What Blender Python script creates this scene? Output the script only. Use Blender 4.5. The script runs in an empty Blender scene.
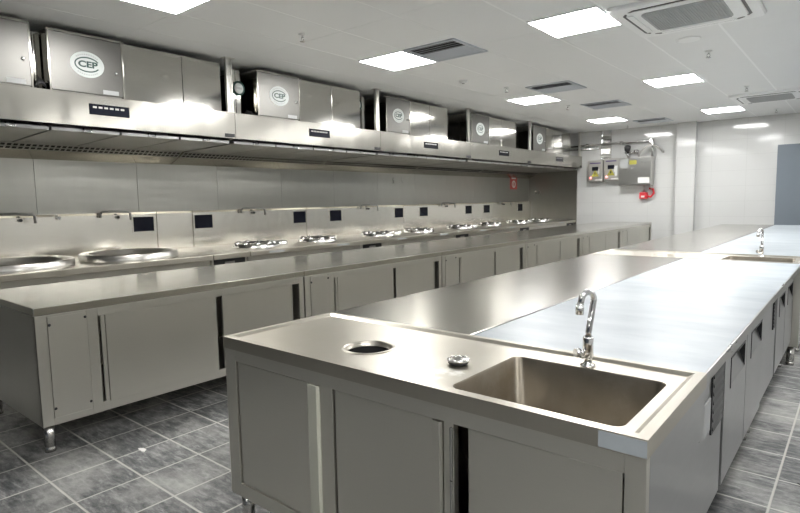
import bpy, bmesh, math, random
from mathutils import Vector, Matrix
random.seed(7)
S = bpy.context.scene
COL = S.collection
PI = math.pi

# ------------------------------------------------------------------ materials
def mat(name):
    m = bpy.data.materials.new(name); m.use_nodes = True
    nt = m.node_tree
    return m, nt, nt.nodes['Principled BSDF']

def setp(b, **k):
    for n, v in k.items():
        b.inputs[n.replace('_', ' ')].default_value = v

def N(nt, t, **props):
    n = nt.nodes.new(t)
    for k, v in props.items(): setattr(n, k, v)
    return n

def plain(name, col, rough=.5, metal=0., spec=.5, noise=0.0, nscale=8., bump=0., coat=0.):
    m, nt, b = mat(name)
    setp(b, Roughness=rough, Metallic=metal)
    b.inputs['Specular IOR Level'].default_value = spec
    b.inputs['Coat Weight'].default_value = coat
    tc = N(nt, 'ShaderNodeTexCoord')
    nz = N(nt, 'ShaderNodeTexNoise'); nz.inputs['Scale'].default_value = nscale; nz.inputs['Detail'].default_value = 5
    nt.links.new(tc.outputs['Object'], nz.inputs['Vector'])
    mx = N(nt, 'ShaderNodeMix', data_type='RGBA')
    mx.inputs[6].default_value = (*[c * (1 - noise) for c in col], 1)
    mx.inputs[7].default_value = (*[min(1, c * (1 + noise)) for c in col], 1)
    nt.links.new(nz.outputs['Fac'], mx.inputs[0]); nt.links.new(mx.outputs[2], b.inputs['Base Color'])
    if bump:
        bp = N(nt, 'ShaderNodeBump'); bp.inputs['Strength'].default_value = bump; bp.inputs['Distance'].default_value = .01
        nt.links.new(nz.outputs['Fac'], bp.inputs['Height']); nt.links.new(bp.outputs['Normal'], b.inputs['Normal'])
    return m

def steel(name, col=(.60, .585, .545), rough=.3, rvar=.08, streak=(1, 1, 1), sscale=30., bump=.05, wave=0., wscale=1.5,
          aniso=0., cvar=.06, smudge=0., wst=None):
    """brushed stainless steel: stretched noise for the brushing, broad noise for the unevenness of the sheet"""
    m, nt, b = mat(name)
    setp(b, Metallic=1.0)
    tc = N(nt, 'ShaderNodeTexCoord')
    mp = N(nt, 'ShaderNodeMapping'); mp.inputs['Scale'].default_value = streak
    nt.links.new(tc.outputs['Object'], mp.inputs['Vector'])
    nz = N(nt, 'ShaderNodeTexNoise'); nz.inputs['Scale'].default_value = sscale; nz.inputs['Detail'].default_value = 4
    nt.links.new(mp.outputs['Vector'], nz.inputs['Vector'])
    big = N(nt, 'ShaderNodeTexNoise'); big.inputs['Scale'].default_value = wscale; big.inputs['Detail'].default_value = 3
    if wst:
        mb = N(nt, 'ShaderNodeMapping'); mb.inputs['Scale'].default_value = wst
        nt.links.new(tc.outputs['Object'], mb.inputs['Vector']); nt.links.new(mb.outputs['Vector'], big.inputs['Vector'])
    else:
        nt.links.new(tc.outputs['Object'], big.inputs['Vector'])
    # roughness
    add = N(nt, 'ShaderNodeMath', operation='ADD'); nt.links.new(nz.outputs['Fac'], add.inputs[0]); nt.links.new(big.outputs['Fac'], add.inputs[1])
    mr = N(nt, 'ShaderNodeMapRange')
    mr.inputs['From Min'].default_value = .6; mr.inputs['From Max'].default_value = 1.4
    mr.inputs['To Min'].default_value = rough - rvar; mr.inputs['To Max'].default_value = rough + rvar
    nt.links.new(add.outputs[0], mr.inputs['Value']); nt.links.new(mr.outputs['Result'], b.inputs['Roughness'])
    mx = N(nt, 'ShaderNodeMix', data_type='RGBA')
    mx.inputs[6].default_value = (*[c * (1 - cvar) for c in col], 1)
    mx.inputs[7].default_value = (*[min(1, c * (1 + cvar)) for c in col], 1)
    nt.links.new(nz.outputs['Fac'], mx.inputs[0])
    last = mx.outputs[2]
    if smudge:
        s = N(nt, 'ShaderNodeTexNoise'); s.inputs['Scale'].default_value = 5.; s.inputs['Detail'].default_value = 8; s.inputs['Roughness'].default_value = .7
        nt.links.new(tc.outputs['Object'], s.inputs['Vector'])
        r = N(nt, 'ShaderNodeMapRange'); r.inputs['From Min'].default_value = .5; r.inputs['From Max'].default_value = .75
        r.inputs['To Max'].default_value = smudge
        nt.links.new(s.outputs['Fac'], r.inputs['Value'])
        m2 = N(nt, 'ShaderNodeMix', data_type='RGBA'); m2.inputs[7].default_value = (.72, .70, .66, 1)
        nt.links.new(r.outputs['Result'], m2.inputs[0]); nt.links.new(last, m2.inputs[6]); last = m2.outputs[2]
    nt.links.new(last, b.inputs['Base Color'])
    bp = N(nt, 'ShaderNodeBump'); bp.inputs['Strength'].default_value = bump; bp.inputs['Distance'].default_value = .002
    nt.links.new(nz.outputs['Fac'], bp.inputs['Height'])
    nrm = bp
    if wave:
        b2 = N(nt, 'ShaderNodeBump'); b2.inputs['Strength'].default_value = 1.; b2.inputs['Distance'].default_value = wave
        nt.links.new(big.outputs['Fac'], b2.inputs['Height']); nt.links.new(bp.outputs['Normal'], b2.inputs['Normal']); nrm = b2
    nt.links.new(nrm.outputs['Normal'], b.inputs['Normal'])
    if aniso:
        b.inputs['Anisotropic'].default_value = aniso
        t = N(nt, 'ShaderNodeTangent', direction_type='RADIAL', axis='Z')
        nt.links.new(t.outputs['Tangent'], b.inputs['Tangent'])
    return m

M = {}
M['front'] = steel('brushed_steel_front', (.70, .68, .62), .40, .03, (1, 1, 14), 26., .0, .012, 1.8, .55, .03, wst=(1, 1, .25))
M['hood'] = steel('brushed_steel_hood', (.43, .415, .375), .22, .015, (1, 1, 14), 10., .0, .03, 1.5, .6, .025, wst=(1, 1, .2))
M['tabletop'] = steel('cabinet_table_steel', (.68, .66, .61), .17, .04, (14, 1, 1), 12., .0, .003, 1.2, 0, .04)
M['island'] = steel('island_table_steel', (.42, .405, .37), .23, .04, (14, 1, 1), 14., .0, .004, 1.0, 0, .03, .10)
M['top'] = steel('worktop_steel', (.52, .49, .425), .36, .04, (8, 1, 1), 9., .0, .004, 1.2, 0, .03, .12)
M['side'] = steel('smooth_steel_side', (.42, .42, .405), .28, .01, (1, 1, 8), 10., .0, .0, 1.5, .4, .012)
M['fridge'] = steel('fridge_door_steel', (.47, .475, .475), .32, .05, (1, 1, 6), 10., .0, .0, 1.5, .3, .04)
M['boxdoor'] = steel('purifier_door_steel', (.18, .176, .165), .42, .03, (1, 1, 8), 14., .0, .003, 1.2, 0, .05)
M['wall_steel'] = steel('wall_sheet_steel', (.35, .345, .315), .30, .03, (1, 1, .4), 8., .0, .012, .9, wst=(1, .5, 3))  # base colour darkened to hold the shade under the hoods
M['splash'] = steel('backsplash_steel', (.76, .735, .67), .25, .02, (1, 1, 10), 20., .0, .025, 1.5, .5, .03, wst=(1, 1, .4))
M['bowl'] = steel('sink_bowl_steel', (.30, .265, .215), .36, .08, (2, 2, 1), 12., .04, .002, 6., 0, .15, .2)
M['leg'] = steel('tube_steel', (.55, .54, .52), .25, .05)
M['chrome'] = plain('chrome', (.72, .72, .72), .12, 1.0, noise=.03)
M['darkchrome'] = plain('dull_dark_metal', (.26, .26, .255), .3, 1.0, noise=.05)
M['cast'] = plain('polished_cast_steel', (.74, .73, .71), .2, 1.0, noise=.1, nscale=40, bump=.2)
M['duct'] = steel('duct_galvanised_steel', (.50, .49, .455), .09, .03, (1, 1, 6), 14., .0, .003, 1.2)
M['filter'] = steel('filter_steel', (.45, .45, .44), .36, .06, (1, 6, 1), 24., .03)
M['black'] = plain('black_plastic', (.02, .02, .022), .35, noise=.1)
M['dark'] = plain('dark_hole', (.012, .012, .012), .7, noise=.1)
M['screen'] = plain('dark_screen_glass', (.006, .007, .014), .25, spec=.15, noise=.05)
M['pale'] = plain('pale_film_strip', (.46, .46, .39), .4, spec=.3, noise=.03)
M['tape'] = plain('bluish_film_remnant', (.36, .39, .41), .3, spec=.4, noise=.1, nscale=20)
M['film'] = None
M['white'] = plain('white_plastic', (.78, .79, .79), .4, noise=.02)
M['acwhite'] = plain('ac_white_plastic', (.90, .91, .91), .35, noise=.02)
M['acgrey'] = plain('ac_grey_grille', (.42, .43, .43), .5, noise=.03)
M['louver'] = plain('painted_louver_grey', (.52, .555, .61), .35, .2, noise=.05)
M['sticker'] = plain('sticker_white', (.66, .70, .68), .4, noise=.02)
M['green'] = plain('sticker_green', (.015, .06, .05), .45, noise=.05)
M['red'] = plain('red_paint', (.55, .03, .04), .4, noise=.08)
M['redsign'] = plain('red_sign', (.52, .10, .09), .5, noise=.08)
M['yellow'] = plain('yellow_sticker', (.40, .37, .06), .5, noise=.05)
M['purple'] = plain('purple_print', (.12, .08, .22), .5, noise=.05)
M['hang'] = steel('hanger_steel', (.72, .71, .68), .3, .04)
M['pan'] = steel('pan_steel', (.68, .66, .62), .32, .05, (1, 1, 1), 8., .0, .0, 1.5, 0, .05)
M['boxgrey'] = steel('control_box_steel', (.50, .49, .47), .4, .05)
M['door'] = plain('blue_grey_door_paint', (.17, .20, .235), .45, noise=.03)
M['rubber'] = plain('black_cable_rubber', (.015, .015, .016), .45, noise=.1)
M['paper'] = plain('white_scrap', (.8, .79, .76), .8, noise=.04)
M['pilot'] = None

def make_film():
    m, nt, b = mat('white_protective_film')
    setp(b, Roughness=.34)
    b.inputs['Specular IOR Level'].default_value = .4
    tc = N(nt, 'ShaderNodeTexCoord'); mp = N(nt, 'ShaderNodeMapping'); mp.inputs['Scale'].default_value = (1.2, 3.0, 1)
    nt.links.new(tc.outputs['Object'], mp.inputs['Vector'])
    n1 = N(nt, 'ShaderNodeTexNoise'); n1.inputs['Scale'].default_value = 1.6; n1.inputs['Detail'].default_value = 5; n1.inputs['Roughness'].default_value = .6
    nt.links.new(mp.outputs['Vector'], n1.inputs['Vector'])
    mx = N(nt, 'ShaderNodeMix', data_type='RGBA'); mx.inputs[6].default_value = (.37, .415, .455, 1); mx.inputs[7].default_value = (.48, .52, .55, 1)
    r = N(nt, 'ShaderNodeMapRange'); r.inputs['From Min'].default_value = .35; r.inputs['From Max'].default_value = .65
    nt.links.new(n1.outputs['Fac'], r.inputs['Value']); nt.links.new(r.outputs['Result'], mx.inputs[0])
    nt.links.new(mx.outputs[2], b.inputs['Base Color'])
    bp = N(nt, 'ShaderNodeBump'); bp.inputs['Strength'].default_value = .2; bp.inputs['Distance'].default_value = .01
    nt.links.new(n1.outputs['Fac'], bp.inputs['Height']); nt.links.new(bp.outputs['Normal'], b.inputs['Normal'])
    return m
M['film'] = make_film()

def emit(name, col, st):
    m, nt, b = mat(name)
    setp(b, Roughness=.5); b.inputs['Base Color'].default_value = (.8, .8, .8, 1)
    b.inputs['Emission Color'].default_value = (*col, 1); b.inputs['Emission Strength'].default_value = st
    return m
M['lamp'] = emit('light_panel_diffuser', (1.0, .995, .98), 11.0)
M['pilot'] = emit('red_pilot_lamp', (1.0, .12, .1), .8)

def grid_lines(nt, vec, ax, period, off, width):
    """1 on joint lines of a grid along one axis, else 0"""
    sp = N(nt, 'ShaderNodeSeparateXYZ'); nt.links.new(vec, sp.inputs[0])
    a = N(nt, 'ShaderNodeMath', operation='SUBTRACT'); nt.links.new(sp.outputs[ax], a.inputs[0]); a.inputs[1].default_value = off - period / 2
    d = N(nt, 'ShaderNodeMath', operation='FLOORED_MODULO'); nt.links.new(a.outputs[0], d.inputs[0]); d.inputs[1].default_value = period
    e = N(nt, 'ShaderNodeMath', operation='SUBTRACT'); nt.links.new(d.outputs[0], e.inputs[0]); e.inputs[1].default_value = period / 2
    f = N(nt, 'ShaderNodeMath', operation='ABSOLUTE'); nt.links.new(e.outputs[0], f.inputs[0])
    g = N(nt, 'ShaderNodeMapRange'); g.inputs['From Min'].default_value = width * .5; g.inputs['From Max'].default_value = width * 1.1
    g.inputs['To Min'].default_value = 1; g.inputs['To Max'].default_value = 0
    nt.links.new(f.outputs[0], g.inputs['Value'])
    return g.outputs['Result'], a.outputs[0]

def make_floor():
    m, nt, b = mat('slate_floor_tile')
    tc = N(nt, 'ShaderNodeTexCoord'); v = tc.outputs['Object']
    # slightly wavering joints
    wn = N(nt, 'ShaderNodeTexNoise'); wn.inputs['Scale'].default_value = 9.; nt.links.new(v, wn.inputs['Vector'])
    lx, ax = grid_lines(nt, v, 0, .3035, -3.285, .006)
    ly, ay = grid_lines(nt, v, 1, .3045, .912, .0065)
    j = N(nt, 'ShaderNodeMath', operation='MAXIMUM'); nt.links.new(lx, j.inputs[0]); nt.links.new(ly, j.inputs[1])
    # tile id
    ix = N(nt, 'ShaderNodeMath', operation='DIVIDE'); nt.links.new(ax, ix.inputs[0]); ix.inputs[1].default_value = .3035
    iy = N(nt, 'ShaderNodeMath', operation='DIVIDE'); nt.links.new(ay, iy.inputs[0]); iy.inputs[1].default_value = .3045
    def half(o):
        h = N(nt, 'ShaderNodeMath', operation='ADD'); nt.links.new(o, h.inputs[0]); h.inputs[1].default_value = .5
        fl = N(nt, 'ShaderNodeMath', operation='FLOOR'); nt.links.new(h.outputs[0], fl.inputs[0]); return fl.outputs[0]
    cb = N(nt, 'ShaderNodeCombineXYZ'); nt.links.new(half(ix.outputs[0]), cb.inputs[0]); nt.links.new(half(iy.outputs[0]), cb.inputs[1])
    wh = N(nt, 'ShaderNodeTexWhiteNoise', noise_dimensions='2D'); nt.links.new(cb.outputs[0], wh.inputs['Vector'])
    # slate streaks: stretched noise, offset per tile
    off = N(nt, 'ShaderNodeVectorMath', operation='MULTIPLY_ADD')
    nt.links.new(wh.outputs['Color'], off.inputs[0]); off.inputs[1].default_value = (7, 7, 7); nt.links.new(v, off.inputs[2])
    mp = N(nt, 'ShaderNodeMapping'); mp.inputs['Scale'].default_value = (3.0, 10., 1); mp.inputs['Rotation'].default_value = (0, 0, .12)
    nt.links.new(off.outputs[0], mp.inputs['Vector'])
    n1 = N(nt, 'ShaderNodeTexNoise'); n1.inputs['Scale'].default_value = 3.0; n1.inputs['Detail'].default_value = 12; n1.inputs['Roughness'].default_value = .74
    n1.inputs['Distortion'].default_value = .25
    nt.links.new(mp.outputs[0], n1.inputs['Vector'])
    cr = N(nt, 'ShaderNodeValToRGB')
    e = cr.color_ramp.elements
    e[0].position = .37; e[0].color = (.04, .043, .046, 1)
    e[1].position = .66; e[1].color = (.38, .38, .365, 1)
    q = e.new(.5); q.color = (.13, .133, .136, 1)
    nt.links.new(n1.outputs['Fac'], cr.inputs['Fac'])
    # per tile brightness
    hs = N(nt, 'ShaderNodeMix', data_type='RGBA', blend_type='MULTIPLY'); hs.inputs[0].default_value = .35
    nt.links.new(cr.outputs['Color'], hs.inputs[6]); nt.links.new(wh.outputs['Value'], hs.inputs[7])
    # builders' dust, broad pale patches
    n2 = N(nt, 'ShaderNodeTexNoise'); n2.inputs['Scale'].default_value = 1.7; n2.inputs['Detail'].default_value = 9; n2.inputs['Roughness'].default_value = .72
    nt.links.new(v, n2.inputs['Vector'])
    r2 = N(nt, 'ShaderNodeMapRange'); r2.inputs['From Min'].default_value = .45; r2.inputs['From Max'].default_value = .64; r2.inputs['To Max'].default_value = .75
    nt.links.new(n2.outputs['Fac'], r2.inputs['Value'])
    d = N(nt, 'ShaderNodeMix', data_type='RGBA'); d.inputs[7].default_value = (.40, .395, .375, 1)
    nt.links.new(r2.outputs['Result'], d.inputs[0]); nt.links.new(hs.outputs[2], d.inputs[6])
    g = N(nt, 'ShaderNodeMix', data_type='RGBA'); g.inputs[7].default_value = (.54, .525, .49, 1)
    jj = N(nt, 'ShaderNodeMath', operation='MULTIPLY'); nt.links.new(j.outputs[0], jj.inputs[0]); jj.inputs[1].default_value = .85
    nt.links.new(jj.outputs[0], g.inputs[0]); nt.links.new(d.outputs[2], g.inputs[6])
    nt.links.new(g.outputs[2], b.inputs['Base Color'])
    rr = N(nt, 'ShaderNodeMapRange'); rr.inputs['To Min'].default_value = .38; rr.inputs['To Max'].default_value = .62
    nt.links.new(n2.outputs['Fac'], rr.inputs['Value']); nt.links.new(rr.outputs['Result'], b.inputs['Roughness'])
    h = N(nt, 'ShaderNodeMath', operation='SUBTRACT'); nt.links.new(n1.outputs['Fac'], h.inputs[0]); nt.links.new(j.outputs[0], h.inputs[1])
    bp = N(nt, 'ShaderNodeBump'); bp.inputs['Strength'].default_value = .5; bp.inputs['Distance'].default_value = .004
    nt.links.new(h.outputs[0], bp.inputs['Height']); nt.links.new(bp.outputs['Normal'], b.inputs['Normal'])
    return m
M['floor'] = make_floor()

def make_walltile(name, axis, period):
    m, nt, b = mat(name)
    tc = N(nt, 'ShaderNodeTexCoord'); v = tc.outputs['Object']
    l1, _ = grid_lines(nt, v, axis, period, 0, .0025)
    l2, _ = grid_lines(nt, v, 2, .3, 0, .0025)
    j = N(nt, 'ShaderNodeMath', operation='MAXIMUM'); nt.links.new(l1, j.inputs[0]); nt.links.new(l2, j.inputs[1])
    mx = N(nt, 'ShaderNodeMix', data_type='RGBA'); mx.inputs[6].default_value = (.60, .605, .595, 1); mx.inputs[7].default_value = (.50, .505, .495, 1)
    nt.links.new(j.outputs[0], mx.inputs[0]); nt.links.new(mx.outputs[2], b.inputs['Base Color'])
    setp(b, Roughness=.09)
    nz = N(nt, 'ShaderNodeTexNoise'); nz.inputs['Scale'].default_value = 3.; nt.links.new(v, nz.inputs['Vector'])
    bp = N(nt, 'ShaderNodeBump'); bp.inputs['Strength'].default_value = .3; bp.inputs['Distance'].default_value = .004
    nt.links.new(nz.outputs['Fac'], bp.inputs['Height']); nt.links.new(bp.outputs['Normal'], b.inputs['Normal'])
    return m
M['tile_x'] = make_walltile('white_glazed_tile_a', 0, .6)
M['tile_y'] = make_walltile('white_glazed_tile_b', 1, .6)
M['ceil'] = plain('ceiling_panel_white', (.82, .83, .83), .42, .0, .5, noise=.015, nscale=2.)
M['tbar'] = plain('ceiling_joint_white', (.93, .94, .94), .3, noise=.01)

# ------------------------------------------------------------------ mesh builder
class MB:
    def __init__(s): s.bm = bmesh.new()
    def _fin(s, faces, mi):
        for f in faces: f.material_index = mi
    def box(s, x0, x1, y0, y1, z0, z1, mi=0):
        a = [s.bm.verts.new((x, y, z)) for x in (x0, x1) for y in (y0, y1) for z in (z0, z1)]
        fs = [s.bm.faces.new([a[i] for i in q]) for q in ((0, 1, 3, 2), (4, 6, 7, 5), (0, 4, 5, 1), (2, 3, 7, 6), (0, 2, 6, 4), (1, 5, 7, 3))]
        s._fin(fs, mi); return s
    def prism(s, pts, ax, a, b, mi=0):
        """pts: polygon in the other two axes (order x,y,z without ax), extruded from a to b along ax"""
        def p(q, t):
            q = list(q); q.insert(ax, t); return s.bm.verts.new(q)
        A = [p(q, a) for q in pts]; B = [p(q, b) for q in pts]; n = len(pts)
        fs = [s.bm.faces.new(A), s.bm.faces.new(B[::-1])]
        for i in range(n): fs.append(s.bm.faces.new([A[i], B[i], B[(i + 1) % n], A[(i + 1) % n]]))
        s._fin(fs, mi); return s
    def tube(s, pts, r, seg=10, mi=0, caps=True):
        pts = [Vector(p) for p in pts]; rings = []
        rr = r if isinstance(r, (list, tuple)) else [r] * len(pts)
        up = None
        for i, p in enumerate(pts):
            t = (pts[min(i + 1, len(pts) - 1)] - pts[max(i - 1, 0)]).normalized()
            if up is None:
                up = t.orthogonal().normalized()
            up = (up - t * up.dot(t)).normalized(); w = t.cross(up)
            rings.append([s.bm.verts.new(p + (up * math.cos(2 * PI * k / seg) + w * math.sin(2 * PI * k / seg)) * rr[i]) for k in range(seg)])
        fs = []
        for A, B in zip(rings, rings[1:]):
            for k in range(seg): fs.append(s.bm.faces.new([A[k], A[(k + 1) % seg], B[(k + 1) % seg], B[k]]))
        for f in fs: f.smooth = True
        if caps: fs += [s.bm.faces.new(rings[0][::-1]), s.bm.faces.new(rings[-1])]
        s._fin(fs, mi); return s
    def lathe(s, c, prof, seg=32, mi=0, smooth=True, axis=2):
        """profile of (radius, height); axis the height runs along"""
        rings = []
        for r, h in prof:
            ring = []
            for k in range(seg if r > 1e-6 else 1):
                a = 2 * PI * k / seg; u, w = r * math.cos(a), r * math.sin(a)
                q = [u, w]; q.insert(axis, h)
                ring.append(s.bm.verts.new(Vector(c) + Vector(q)))
            rings.append(ring)
        fs = []
        for A, B in zip(rings, rings[1:]):
            for k in range(seg):
                k2 = (k + 1) % seg
                if len(A) == 1 and len(B) == 1: continue
                if len(A) == 1: q = [A[0], B[k], B[k2]]
                elif len(B) == 1: q = [A[k], A[k2], B[0]]
                else: q = [A[k], A[k2], B[k2], B[k]]
                fs.append(s.bm.faces.new(q))
        for f in fs: f.smooth = smooth
        s._fin(fs, mi); return s
    def ring_loft(s, loops, mi=0, cap=None, smooth=False):
        R = [[s.bm.verts.new(p) for p in L] for L in loops]; n = len(R[0]); fs = []
        for A, B in zip(R, R[1:]):
            for k in range(n): fs.append(s.bm.faces.new([A[k], A[(k + 1) % n], B[(k + 1) % n], B[k]]))
        for f in fs: f.smooth = smooth
        if cap == 'end': fs.append(s.bm.faces.new(R[-1]))
        s._fin(fs, mi); return R
    def build(s, name, mats, parent=None, loc=(0, 0, 0), bevel=0., seg=2, recalc=True):
        if recalc: bmesh.ops.recalc_face_normals(s.bm, faces=s.bm.faces[:])
        me = bpy.data.meshes.new(name); s.bm.to_mesh(me); s.bm.free()
        for m in (mats if isinstance(mats, (list, tuple)) else [mats]): me.materials.append(M[m] if isinstance(m, str) else m)
        o = bpy.data.objects.new(name, me); COL.objects.link(o); o.location = loc
        if parent: o.parent = parent
        if bevel:
            b = o.modifiers.new('bevel', 'BEVEL'); b.width = bevel; b.segments = seg; b.limit_method = 'ANGLE'; b.angle_limit = math.radians(40)
        return o

def rrect(x0, x1, y0, y1, z, r, n=5):
    out = []
    for cx, cy, a0 in ((x1 - r, y1 - r, 0), (x0 + r, y1 - r, PI / 2), (x0 + r, y0 + r, PI), (x1 - r, y0 + r, 1.5 * PI)):
        for k in range(n + 1):
            a = a0 + PI / 2 * k / n
            out.append((cx + r * math.cos(a), cy + r * math.sin(a), z))
    return out

def thing(name, label, cat, loc=(0, 0, 0), group=None):
    o = bpy.data.objects.new(name, None); COL.objects.link(o); o.location = loc
    o.empty_display_size = .1
    return tag(o, label, cat, group)
def tag(o, label, cat, group=None):
    o['label'] = label; o['category'] = cat
    if group: o['group'] = group
    return o
def struct(o):
    o['kind'] = 'structure'; return o
def dup(root, loc, label=None):
    def cp(o, par):
        c = o.copy(); COL.objects.link(c)
        if par: c.parent = par
        for ch in list(o.children): cp(ch, c)
        return c
    r = cp(root, None); r.location = loc
    if label: r['label'] = label
    return r

def text_mesh(name, body, size, m, parent, place, extrude=.0006, align='CENTER', bold=0.):
    cu = bpy.data.curves.new(name, 'FONT'); cu.body = body; cu.size = size; cu.extrude = extrude; cu.align_x = align; cu.align_y = 'CENTER'
    cu.offset = bold
    t = bpy.data.objects.new(name, cu); COL.objects.link(t)
    bpy.context.view_layer.update()
    me = bpy.data.meshes.new_from_object(t.evaluated_get(bpy.context.evaluated_depsgraph_get()))
    bpy.data.objects.remove(t); bpy.data.curves.remove(cu)
    me.transform(place); me.materials.clear(); me.materials.append(M[m])
    o = bpy.data.objects.new(name, me); COL.objects.link(o)
    if parent: o.parent = parent
    return o
# text on a wall that faces +X (reads along +Y), and on a wall that faces -Y (reads along +X)
FACE_X = Matrix(((0, 0, 1, 0), (1, 0, 0, 0), (0, 1, 0, 0), (0, 0, 0, 1)))
FACE_NY = Matrix(((1, 0, 0, 0), (0, 0, -1, 0), (0, 1, 0, 0), (0, 0, 0, 1)))

# ------------------------------------------------------------------ room
XL, XR, YB, YF, ZC = -6.40, 3.60, 12.75, -5.0, 2.798
struct(MB().box(XL - .2, XR + .2, YF - .2, YB + .2, -.1, 0).build('floor', 'floor'))
struct(MB().box(XL - .2, XL, YF - .2, YB + .2, 0, ZC + .1).build('wall_left', 'tile_y'))
struct(MB().box(XR, XR + .2, YF - .2, YB + .2, 0, ZC + .1).build('wall_right', 'tile_y'))
struct(MB().box(XL, XR, YB, YB + .2, 0, ZC + .1).build('wall_back', 'tile_x'))
struct(MB().box(XL, XR, YF - .2, YF, 0, ZC + .1).build('wall_front', 'door'))  # unseen wall, coloured dark to stand for an unlit room end
struct(MB().box(-3.02, -2.67, YB - .16, YB, 0, ZC).build('wall_pillar', 'tile_x', bevel=.004))
# ceiling: aluminium panels between joint strips
SX = [XL, -4.75, -4.17, -3.57, -2.96, -2.26, -1.655, -1.045, -.42, .18, .78, 1.38, 1.98, 2.58, 3.18, XR]
c = MB(); c.box(XL - .2, XR + .2, YF - .2, YB + .2, ZC + .004, ZC + .1)
ys = [YF]; y = -4.82
while y < YB: ys.append(y); y += 1.2
ys.append(YB)
for i, (a, b) in enumerate(zip(SX, SX[1:])):
    g = .004 if i < 1 else .0015
    for p, q in zip(ys, ys[1:]): c.box(a + .0015, b - g, p + .0012, q - .0012, ZC, ZC + .004)
for x in SX[2:-1]:
    w = .010 if x in (-2.26, -1.655, -1.045) else .002
    c.box(x - w, x + w, YF, YB, ZC - .0015, ZC + .003, 1)
struct(c.build('ceiling', ['ceil', 'tbar']))
# steel sheets on the left wall and on the end wall beside the cooking line
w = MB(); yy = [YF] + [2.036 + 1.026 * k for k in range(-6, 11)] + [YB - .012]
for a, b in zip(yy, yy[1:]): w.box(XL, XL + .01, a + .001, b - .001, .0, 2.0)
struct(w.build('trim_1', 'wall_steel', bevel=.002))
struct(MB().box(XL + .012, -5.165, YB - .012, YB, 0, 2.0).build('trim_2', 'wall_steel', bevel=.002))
d1 = struct(MB().box(-1.30, -.25, YB - .05, YB, 0, 2.24).build('door_1', 'door', bevel=.004))
MB().box(-.40, -.36, YB - .10, YB - .05, .98, 1.12).build('door_handle', 'chrome', d1, bevel=.004)

# ------------------------------------------------------------------ ceiling fittings
def light_proto():
    t = thing('ceiling_light', '', 'ceiling light', (0, 0, ZC), 'square panel lights in the ceiling')
    f = MB(); a = .298; b = .286
    for q in ((-a, a, -a, -b), (-a, a, b, a), (-a, -b, -b, b), (b, a, -b, b)): f.box(*q, -.012, 0)
    f.build('light_frame', 'tbar', t)
    MB().box(-b, b, -b, b, -.009, 0).build('diffuser', 'lamp', t)
    return t
LIGHTS = [(-3.87, 2.09, 'panel light cut off by the top left edge of the photo, over the hoods'),
          (-3.88, 4.71, 'panel light beside the nearest grey air vent, above the second hood'),
          (-3.90, 7.93, 'panel light touching the second air vent, in the hood-side row'),
          (-3.89, 11.02, 'smallest panel light near the far tiled wall in the hood-side row'),
          (-1.96, 4.74, 'large bright panel light beside the nearest air conditioner'),
          (-1.96, 7.92, 'panel light midway between the two ceiling air conditioners'),
          (-1.97, 11.24, 'panel light beside the far air conditioner near the tiled wall'),
          (.10, -2.6, 'added unseen panel light behind the camera, brightening the island front'),  # lamp out of view, added to lift the island front
          (.10, .5, 'added unseen panel light over the right aisle beside the near sink'),  # this lamp and the next are added out of view for fill light
          (.10, 4.74, 'added unseen panel light over the right aisle near the first fridge counter'),
          (2.03, .5, 'added unseen panel light by the right wall, nearest the camera'),  # right wall row: unseen lamps added to raise the ambient light
          (2.03, 4.74, 'added unseen panel light by the right wall, middle one'),
          (2.03, 8.5, 'added unseen panel light by the right wall, far one'),
          (.10, 8.5, 'added unseen panel light over the right aisle farther down the island')]  # another unseen aisle lamp added for fill light
lp = light_proto()
for i, (x, y, l) in enumerate(LIGHTS):
    o = lp if i == 0 else dup(lp, (0, 0, 0)); o.location = (x, y, ZC); o['label'] = l

def vent_proto():
    t = thing('ceiling_vent', '', 'air vent', (0, 0, ZC), 'square louvred air vents in the ceiling')
    f = MB(); a, b = .30, .265
    for q in ((-a, a, -a, -b), (-a, a, b, a), (-a, -b, -b, b), (b, a, -b, b)): f.box(*q, -.014, 0)
    f.build('vent_frame', 'louver', t, bevel=.003)
    MB().box(-b, b, -b, b, -.002, 0).build('backing', 'dark', t)
    l = MB()
    for k in range(9):
        y = -b + .03 + k * (2 * b - .06) / 8
        if y < 0: l.prism([(y - .018, -.013), (y - .014, -.014), (y + .022, -.003), (y + .018, -.002)], 0, -b, b)
        else: l.prism([(y + .018, -.013), (y + .014, -.014), (y - .022, -.003), (y - .018, -.002)], 0, -b, b)
    l.build('louvers', 'louver', t)
    return t
vp = vent_proto()
for i, (x, y, l) in enumerate([(-3.265, 4.71, 'nearest grey louvred vent beside a panel light, above the second hood'),
                               (-3.25, 7.26, 'second louvred vent, just in front of a panel light'),
                               (-3.26, 9.17, 'third louvred vent, standing alone between two panel lights'),
                               (-3.27, 11.8, 'farthest louvred vent close to the tiled end wall')]):
    o = vp if i == 0 else dup(vp, (0, 0, 0)); o.location = (x, y, ZC); o['label'] = l

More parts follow.
